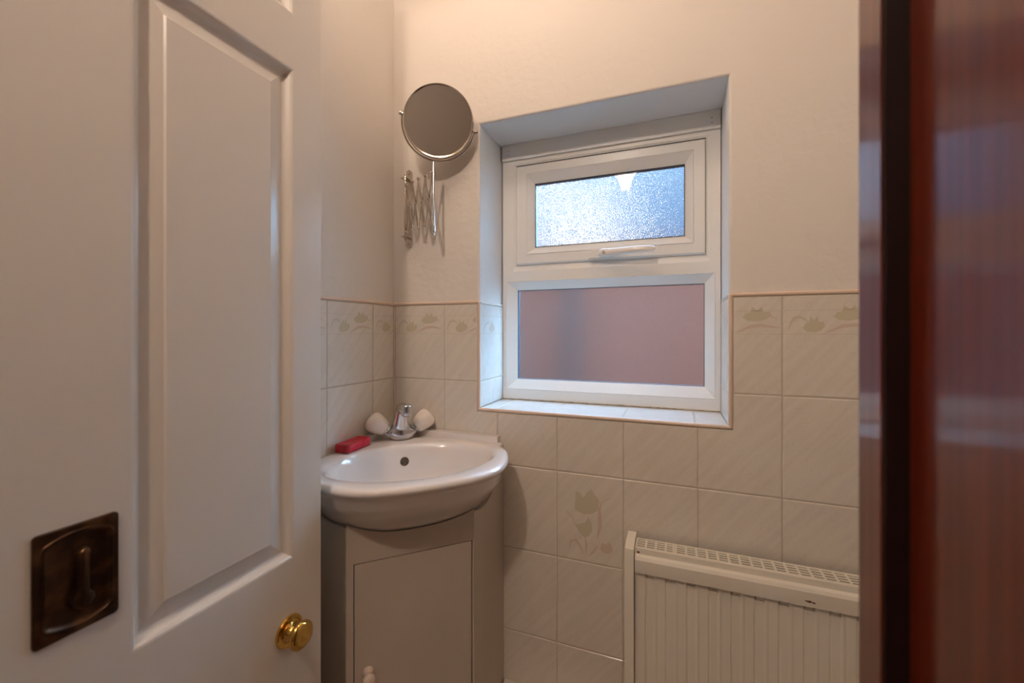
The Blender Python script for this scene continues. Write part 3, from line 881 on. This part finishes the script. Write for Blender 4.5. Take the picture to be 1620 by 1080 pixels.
# ------------------------------------------------------------------ vanity cabinet
cab = empty('vanity_cabinet', (.12, -.12, 0), 'cream painted corner cabinet with one small door, under the basin', 'cabinet')
CW, CS = .3265, .165; CH = .740
def vpanel(bm, a, b, th, z0, z1, mi=0):
    a = Vector((*a, 0)); b = Vector((*b, 0)); d = (b-a).normalized(); n = Vector((d.y, -d.x, 0))   # outward = right of a->b
    for_ = [a, b, b-n*th, a-n*th]
    p = [(v.x, v.y) for v in for_]
    prism(bm, p, lambda u, v, q: (u, v, q), z0, z1, mi)
def under(x, y, top):
    """height of a panel's top edge at (x, y), scribed just below the bowl"""
    h = bowl_tree.ray_cast(Vector((x, y, .3)), Vector((0, 0, 1)))[0]
    return top if h is None else min(top, h.z-.0012)
def scribed(bm, a, b, th, z0, topf, n=40):
    """upright board from a to b (outer face), thickness th inwards, top edge following the bowl"""
    a = Vector((*a, 0)); b = Vector((*b, 0)); d = (b-a); nrm_ = Vector((d.y, -d.x, 0)).normalized()
    cols_ = []
    for k in range(n+1):
        p = a+d*(k/n); q = p-nrm_*th
        z = min(under(p.x, p.y, topf(k/n)), under(q.x, q.y, topf(k/n)), under((p.x+q.x)/2, (p.y+q.y)/2, topf(k/n)))
        cols_.append([bm.verts.new((p.x, p.y, z0)), bm.verts.new((p.x, p.y, z)), bm.verts.new((q.x, q.y, z)), bm.verts.new((q.x, q.y, z0))])
    for c, e in zip(cols_, cols_[1:]):
        for i in range(4): bm.faces.new([c[i], c[(i+1) % 4], e[(i+1) % 4], e[i]])
    bm.faces.new(cols_[0]); bm.faces.new(cols_[-1])
bm = bmesh.new(); scribed(bm, (CW, -CS), (CW, -.0015), .008, .0, lambda u: .745)
part(obj('side_panel', bm, M['cab']), cab)
bm = bmesh.new(); scribed(bm, (.0015, -CW-.015), (CS-.018, -CW-.015), .008, 0, lambda u: .768)
part(obj('side_panel', bm, M['cab']), cab)
P0 = Vector((CS-.0165, -CW-.0155)); P1 = Vector((CW, -CS)); dd = (P1-P0); FL = dd.length; dd.normalize(); nn_ = Vector((dd.y, -dd.x))
def ff(u, v, d): q = P0+dd*u+nn_*d; return (q.x, q.y, v)
u0, u1 = .0125, FL-.0035; dz0, dz1 = .09, .664
bm = bmesh.new()
for a, b, c, d in ((0, u0, 0, dz1), (u1, FL, 0, dz1), (u0, u1, 0, dz0)):
    prism(bm, [(a, c), (b, c), (b, d), (a, d)], ff, -.0035, 0)
qa, qb = P0, P1
scribed(bm, (qa.x, qa.y), (qb.x, qb.y), .0035, dz1, lambda u: .745, 60)
part(obj('front_frame', bm, M['cab']), cab)
bm = bmesh.new(); prism(bm, [(u0-.001, dz0-.001), (u1+.001, dz0-.001), (u1+.001, dz1+.001), (u0-.001, dz1+.001)], ff, -.016, -.0185)
part(obj('back_lining', bm, M['dark']), cab)
bm = bmesh.new(); prism(bm, [(u0+.0016, dz0+.002), (u1-.0032, dz0+.002), (u1-.0032, dz1-.0018), (u0+.0016, dz1-.0018)], ff, -.014, .0005)
cdoor = obj('cabinet_door', bm, M['cab'], bevel=.0012); part(cdoor, cab)
kp = P0+dd*.0385; kd = Vector((nn_.x, nn_.y, 0))
bm = bmesh.new(); lathe(bm, [(0, 0), (.0105, 0), (.0110, .003), (.0085, .006), (.0062, .010), (.0068, .014), (.0100, .017), (.0118, .022), (.0105, .027), (.006, .030), (0, .031)], (kp.x, kp.y, .4545), kd, 36)
part(obj('knob', bm, M['knobw'], smooth=60), cdoor)

# ------------------------------------------------------------------ mixer tap
TS, TT = .096, .002
tb = dg(TS, TT)
tap = empty('mixer_tap', (tb.x, tb.y, .8314), 'chrome basin mixer tap with two cream acrylic knobs, at the back of the basin', 'tap')
od = Vector((.7071, -.7071, 0)); td = Vector((.7071, .7071, 0)); zd = Vector((0, 0, 1))
T = lambda s_, t_, z: tb+od*s_+td*t_+zd*z
bm = bmesh.new()
n_ = 48; prof = [(.8314, .018, .020, 0), (.8328, .026, .025, 0), (.837, .034, .026, 0), (.845, .041, .026, 0), (.851, .0445, .0245, 0), (.8545, .0420, .0225, .001), (.858, .031, .0215, .002), (.862, .0255, .0210, .003), (.870, .0215, .0200, .006), (.880, .0190, .0185, .010), (.890, .0175, .0172, .013), (.900, .0155, .016, .018), (.912, .0145, .015, .022), (.919, .0115, .012, .024), (.922, .004, .004, .025)]
rr = []
for z, rt_, rs_, off in prof:
    rr.append([bm.verts.new(T(off+rs_*math.cos(2*PI*k/n_), rt_*math.sin(2*PI*k/n_), z)) for k in range(n_)])
for a, b in zip(rr, rr[1:]):
    for i in range(n_): bm.faces.new([a[i], a[(i+1) % n_], b[(i+1) % n_], b[i]])
bm.faces.new(rr[0]); bm.faces.new(rr[-1])
part(obj('tap_body', bm, M['chrome'], smooth=70), tap)
bm = bmesh.new()
tube(bm, [T(.012, 0, .903), T(.03, 0, .911), T(.048, 0, .915), T(.063, 0, .914), T(.070, 0, .913)], [.015, .0138, .0128, .012, .008], n=28)
lathe(bm, [(0, 0), (.0095, 0), (.0095, .003), (.0125, .003), (.0130, .006), (.0130, .024), (.0120, .027), (.009, .0285), (0, .0287)], T(.066, .003, .8985), (0, 0, 1), 36)
part(obj('spout', bm, M['chrome'], smooth=45), tap)
for sg in (-1, 1):
    ax = (td*sg*.80+zd*.60).normalized(); base = T(.002, sg*.034, .8545)
    bm = bmesh.new()
    lathe(bm, [(0, -.012), (.011, -.012), (.0115, .002), (.0165, .003), (.0165, .0055), (0, .0055)], base, ax, 32)
    part(obj('valve_collar', bm, M['chrome'], smooth=40), tap)
    bm = bmesh.new()
    pr_ = [(0, .0055), (.0180, .0055), (.0195, .009), (.0228, .020), (.0250, .031), (.0258, .039), (.0245, .046), (.0200, .0515), (.012, .0550), (0, .0562)]
    lathe(bm, pr_, base, ax, 48)
    for v in bm.verts:      # eight soft flutes
        rel = v.co-base; h = rel.dot(ax); rad = rel-ax*h
        if rad.length > .004:
            u_, v_ = frame_axes(ax); a_ = math.atan2(rad.dot(v_), rad.dot(u_))
            v.co = base+ax*h+rad*(1-.035*(1+math.cos(6*a_))/2)
    part(obj('tap_knob', bm, M['acrylic'], smooth=70), tap)

# ------------------------------------------------------------------ soap
bm = bmesh.new()
SM = Matrix.Translation((.0250, -.186, .8310+.0098)) @ Matrix.Rotation(math.radians(95), 4, 'Z')
box(bm, -.043, .043, -.0195, .0195, -.0095, .0095)
bmesh.ops.bevel(bm, geom=[e for e in bm.edges if abs(e.verts[0].co.z-e.verts[1].co.z) > .01], offset=.008, segments=5, affect='EDGES', profile=.5)
bmesh.ops.bevel(bm, geom=[e for e in bm.edges if abs(e.verts[0].co.z-e.verts[1].co.z) < 1e-5 and len(e.link_faces) == 2 and e.calc_face_angle(0) > .6], offset=.0035, segments=4, affect='EDGES', profile=.5)
top_ = [f for f in bm.faces if f.normal.z > .95 and f.calc_area() > 1e-3]
r_ = bmesh.ops.inset_individual(bm, faces=top_, thickness=.006, depth=-.0014)
bm.transform(SM)
tag(obj('soap_bar', bm, M['soap'], smooth=50), 'crimson bar of soap on the left rim of the basin', 'soap')

# ------------------------------------------------------------------ extending shaving mirror
mir = empty('shaving_mirror', (.048, -.002, 1.435), 'round chrome shaving mirror on a folding scissor arm, screwed to the wall above the basin', 'mirror')
MX, MY = .1685, -.070
bm = bmesh.new()
prism(bm, [(.048+u, 1.435+v) for u, v in [(p[0], p[1]) for p in rrect(-.0095, .0095, -.105, .105, .0094, 8)]], lambda u, v, d: (u, .004-d, v), 0, .0065)
part(obj('wall_plate', bm, M['chromew'], bevel=.001), mir)
for z in (1.530, 1.340):
    bm = bmesh.new(); lathe(bm, [(.0034, 0), (.003, .0015), (0, .0022)], (.048, -.0025, z), (0, -1, 0), 16)
    part(obj('screw', bm, M['chromew'], smooth=True), mir)
bm = bmesh.new()
for z in (1.512, 1.356):
    box(bm, .040, .058, -.026, -.002, z-.0012, z+.0012)
    cyl(bm, (.050, -.020, z-.005), (.050, -.020, z+.005), .0048, 16)
cyl(bm, (.050, -.020, 1.345), (.050, -.020, 1.523), .0026, 14)
part(obj('hinge_bracket', bm, M['chromew'], smooth=35), mir)
A0 = Vector((.054, -.0215, 0)); A1 = Vector((MX-.004, MY, 0)); ad_ = (A1-A0); AL = ad_.length; ad_.normalize(); an = Vector((-ad_.y, ad_.x, 0))
zt0, zb0 = 1.494, 1.368
K = 4
def ap(i, z, off): return A0+ad_*(AL*i/K)+an*off+zd*z
for i in range(K):
    for (za, zb_, off) in ((zt0, zb0, -.0014), (zb0, zt0, .0014)):
        bm = bmesh.new()
        a = ap(i, za, off); b = ap(i+1, zb_, off); d = (b-a).normalized(); side = d.cross(an).normalized()
        w_ = .0038; th = .0009
        vs = []
        for q in (a-d*.003, b+d*.003):
            for s1 in (-1, 1):
                for s2 in (-1, 1): vs.append(bm.verts.new(q+side*(w_*s1)+an*(th*s2)))
        for f in ((0, 1, 3, 2), (4, 6, 7, 5), (0, 4, 5, 1), (2, 3, 7, 6), (0, 2, 6, 4), (1, 5, 7, 3)): bm.faces.new([vs[k] for k in f])
        part(obj('scissor_bar', bm, M['chromew'], bevel=.0005), mir)
for q0, q1, r_ in [(ap(i, z, -.0042), ap(i, z, .0042), .0032) for i in range(K+1) for z in (zt0, zb0)]+[(ap(i+.5, (zt0+zb0)/2, -.0038), ap(i+.5, (zt0+zb0)/2, .0038), .0028) for i in range(K)]:
    bm = bmesh.new(); cyl(bm, q0, q1, r_, 14)
    part(obj('rivet', bm, M['chromew'], smooth=40), mir)
bm = bmesh.new()
cyl(bm, (MX, MY, 1.350), (MX, MY, 1.519), .0032, 18)
lathe(bm, [(0, 0), (.0035, .001), (.004, .005), (.0025, .009), (.0055, .010), (.0055, .024), (.003, .026)], (MX, MY, 1.338), (0, 0, 1), 20)
part(obj('rod', bm, M['chrome'], smooth=45), mir)
MC = Vector((.1835, -.071, 1.6135))
az = math.atan2(CAM.y-MC.y, CAM.x-MC.x)-math.radians(6)
mn = Vector((math.cos(az), math.sin(az), -.21)).normalized()
mu_ = Vector((-math.sin(az), math.cos(az), 0)).normalized(); mv_ = mn.cross(mu_).normalized()
if mv_.z < 0: mv_ = -mv_
# roll 12 deg in the mirror plane: left pivot higher, right lower
def ring_pts(R, a0, a1, n, off=0): 
    return [MC+mn*off+mu_*(R*math.cos(math.radians(a0+(a1-a0)*k/n)))+mv_*(R*math.sin(math.radians(a0+(a1-a0)*k/n))) for k in range(n+1)]
# is mu_ to the right seen from the camera?
rt_cam = Vector((math.cos(YAW), math.sin(YAW), 0))
if mu_.dot(rt_cam) < 0: mu_ = -mu_
R = .0845
bm = bmesh.new()
lathe(bm, [(R-.0045, .0100), (R-.0015, .0115), (R, .009), (R+.0008, .004), (R+.0004, -.004), (R-.004, -.012), (R-.012, -.016), (.03, -.020), (0, -.021)], MC, mn, 72)
mf = obj('mirror_frame', bm, M['chromew'], smooth=40); part(mf, mir)
bm = bmesh.new()
lathe(bm, [(0, 0), (R-.0042, 0), (R-.0042, .0006), (0, .0006)], (0, 0, 0), (0, 0, 1), 72)
mg = obj('mirror_glass', bm, M['mirror'])
mg.matrix_world = Matrix.Translation(MC+mn*.0092) @ mn.to_track_quat('Z', 'Y').to_matrix().to_4x4()
mg.parent = mf
mg.matrix_parent_inverse = Matrix.Identity(4)
bm = bmesh.new()
tube(bm, ring_pts(.0895, 168, 348, 48, -.004), .0023, n=12)
part(obj('yoke', bm, M['chromew'], smooth=True), mir)
for a_ in (168, 348):
    bm = bmesh.new()
    d = mu_*math.cos(math.radians(a_))+mv_*math.sin(math.radians(a_)); c0 = MC+mn*(-.004)
    lathe(bm, [(.0024, .080), (.0024, .091), (.0046, .0915), (.0050, .094), (.0042, .097), (0, .098)], c0, d, 18)
    part(obj('pivot_knob', bm, M['chromew'], smooth=50), mir)

# ------------------------------------------------------------------ radiator
rad = empty('radiator', (.9, -.05, .12), 'cream panel radiator with a slotted top grille, below the window', 'radiator')
RL, RR = .644, 1.19; RB = .13
yb_, yf_ = -.018, -.064
# top grille with real slots
bm = bmesh.new()
zg = .658
slots = []
x = RL+.004; i = 0
while x < RR-.012:
    wd = .0150
    
    slots.append((x, x+(.0108 if i == 3 else wd))); x += .0193; i += 1
ysl = [(yb_-.006-k*.0088-.0044, yb_-.006-k*.0088) for k in range(4)]
th = .0012
# ribs running along x between slot rows, full length
edges_y = [yb_]
for a, b in ysl: edges_y += [b, a]
edges_y.append(yf_)
for k in range(0, len(edges_y), 2):
    box(bm, RL, RR, edges_y[k+1], edges_y[k], zg-th, zg)
# cross webs
xs_ = [RL]+[v for s in slots for v in s]+[RR]
for a, b in ysl:
    for k in range(0, len(xs_), 2): box(bm, xs_[k], xs_[k+1], a, b, zg-th, zg)
box(bm, RL, RR, yf_-.0012, yf_, zg-.012, zg)          # turned-down lip
o = obj('grille', bm, M['rad']); part(o, rad)
# side caps
for xa, xb in ((.626, .6435), (RR, RR+.0175)):
    bm = bmesh.new()
    prism(bm, [(-.012, RB), (-.012, .667), (-.060, .667), (-.078, .660), (-.080, .650), (-.080, RB)], lambda u, v, d: (d, u, v), xa, xb)
    part(obj('side_cap', bm, M['rad'], bevel=.0025, seg=3), rad)
# front pressed panel: header roll + flutes
yh = -.0745
def front_y(x):      # flute profile, pitch .039: broad flat with a shallow valley
    ph = ((x-.664)/.039) % 1
    y = yh+.0085
    if ph < .12: y += .0026*math.sin(PI*ph/.12)**1
    elif ph > .42 and ph < .62: y -= .0012*math.sin(PI*(ph-.42)/.2)
    return y
bm = bmesh.new()
xr = [RL+.001+(RR-RL-.002)*k/520 for k in range(521)]
zl = [(.6480, 0, -.058), (.6470, 0, -.066), (.6440, 0, -.0715), (.6385, 0, -.0745), (.6150, 0, yh), (.6125, .0, yh+.0004), (.6110, .8, None), (.6100, 1, None), (.6000, 1, None), (.5982, 1, None), (.5900, 1, None), (.20, 1, None), (RB, 0, yh)]
rws = []
for z, k, y0 in zl:
    row = []
    for x in xr:
        yv = front_y(x)
        ph = ((x-.664)/.039) % 1
        if k == 0: y = y0
        else:
            kk = k
            base_ = yh if y0 is None else y0
            y = base_*(1-kk)+yv*kk
            if y0 is None and z > .599 and .04 < ph < .42: y += .0045
        row.append(bm.verts.new((x, y, z)))
    rws.append(row)
for a, b in zip(rws, rws[1:]):
    for k in range(520): bm.faces.new([a[k], a[k+1], b[k+1], b[k]])
# rust marks on the header
for (cx_, cz_, rw, rh, dy) in ((.9435, .6225, .0055, .0018, .0004), (.951, .6215, .003, .0014, .0004)):
    c = bm.verts.new((cx_, yh-dy, cz_)); pv = [bm.verts.new((cx_+rw*(1+.3*math.sin(3*a))*math.cos(a), yh-dy, cz_+rh*(1+.3*math.cos(5*a))*math.sin(a))) for a in [2*PI*k/18 for k in range(18)]]
    for k in range(18): bm.faces.new([c, pv[k], pv[(k+1) % 18]]).material_index = 1
part(obj('front_panel', bm, [M['rad'], M['rust']], smooth=28), rad)
bm = bmesh.new()
lathe(bm, [(0, 0), (.0022, .0002), (.0018, .0008), (0, .001)], (.6515, yf_-.0012, .6505), (0, -1, 0), 14, sx=1.4)
part(obj('rust_mark', bm, M['rust'], smooth=True), rad)
bm = bmesh.new(); box(bm, RL, RR, -.056, -.016, RB, .652)
part(obj('convector', bm, mat('dim convector steel', (.20, .17, .14), .6)), rad)
for x_ in (.70, 1.10):
    bm = bmesh.new(); box(bm, x_, x_+.02, -.018, -.0005, .30, .60)
    part(obj('wall_bracket', bm, M['rad']), rad)
bm = bmesh.new(); cyl(bm, (RR-.02, -.045, 0), (RR-.02, -.045, RB+.01), .0075, 18)
part(obj('pipe', bm, M['rad'], smooth=40), rad)
bm = bmesh.new(); cyl(bm, (RL+.03, -.085, 0), (RL+.03, -.085, RB-.02), .0075, 18); cyl(bm, (RL+.03, -.085, RB-.02), (RL+.03, -.050, RB+.01), .0075, 18)
part(obj('pipe', bm, M['rad'], smooth=40), rad)

# ------------------------------------------------------------------ lamps (out of the frame, seen in the panes and the chrome)
def bell(lx, ly, z0):
    bm = bmesh.new()
    lathe(bm, [(.020, 0), (.026, .015), (.032, .045), (.042, .075), (.060, .098), (.066, .104)], (lx, ly, z0), (0, 0, 1), 40)
    return obj('lamp_shade', bm, M['shade'], smooth=True)
def bulb(name, loc, watts, parent, r=.03):
    m = bpy.data.materials.new('lit '+name); m.use_nodes = True; p = m.node_tree.nodes['Principled BSDF']
    p.inputs['Base Color'].default_value = (0, 0, 0, 1); p.inputs['Emission Color'].default_value = (*LAMP_COL, 1)
    p.inputs['Emission Strength'].default_value = watts/(4*PI*PI*r*r)
    bm = bmesh.new(); bmesh.ops.create_uvsphere(bm, u_segments=20, v_segments=12, radius=r, matrix=Matrix.Translation(loc))
    part(obj(name, bm, m, smooth=True), parent)
LZ = 2.03
lampE = empty('ceiling_light', (.37, -.53, CEIL), 'small ceiling light with two upturned opal glass shades inside the washroom', 'light')
bm = bmesh.new()
lathe(bm, [(0, 0), (.05, 0), (.05, -.012), (.035, -.022), (0, -.024)], (.37, -.53, CEIL), (0, 0, 1), 40)
cyl(bm, (.37, -.53, CEIL-.02), (.37, -.53, LZ+.065), .004, 16)
part(obj('stem', bm, M['chrome'], smooth=40), lampE)
for lx, ly in ((.47, -.54), (.27, -.52)):
    bm = bmesh.new()
    tube(bm, [(.37, -.53, LZ+.065), ((.37+lx)/2, (-.53+ly)/2, LZ-.023), (lx, ly, LZ-.035), (lx, ly, LZ-.013)], .0035, 12)
    lathe(bm, [(0, 0), (.018, 0), (.02, .02), (0, .022)], (lx, ly, LZ-.02), (0, 0, 1), 24)
    part(obj('arm', bm, M['chrome'], smooth=40), lampE)
    part(bell(lx, ly, LZ), lampE)
    bulb('bulb', (lx, ly, LZ+.065), LAMP_W, lampE)
# hall pendant behind the camera, mirrored in the upper pane
hl = empty('hall_pendant', (.445, -1.30, CEIL), 'hall ceiling lamp with one bell shaped opal shade, mirrored in the upper window pane', 'light')
bm = bmesh.new()
lathe(bm, [(0, 0), (.05, 0), (.05, -.012), (.035, -.022), (0, -.024)], (.445, -1.30, CEIL), (0, 0, 1), 40)
cyl(bm, (.445, -1.30, CEIL-.02), (.445, -1.30, 1.925), .004, 16)
lathe(bm, [(0, 0), (.018, 0), (.02, .02), (0, .022)], (.445, -1.30, 1.92), (0, 0, 1), 24)
part(obj('stem', bm, M['chrome'], smooth=40), hl)
part(bell(.445, -1.30, 1.94), hl)
bulb('bulb', (.445, -1.30, 2.005), HALL_W, hl)
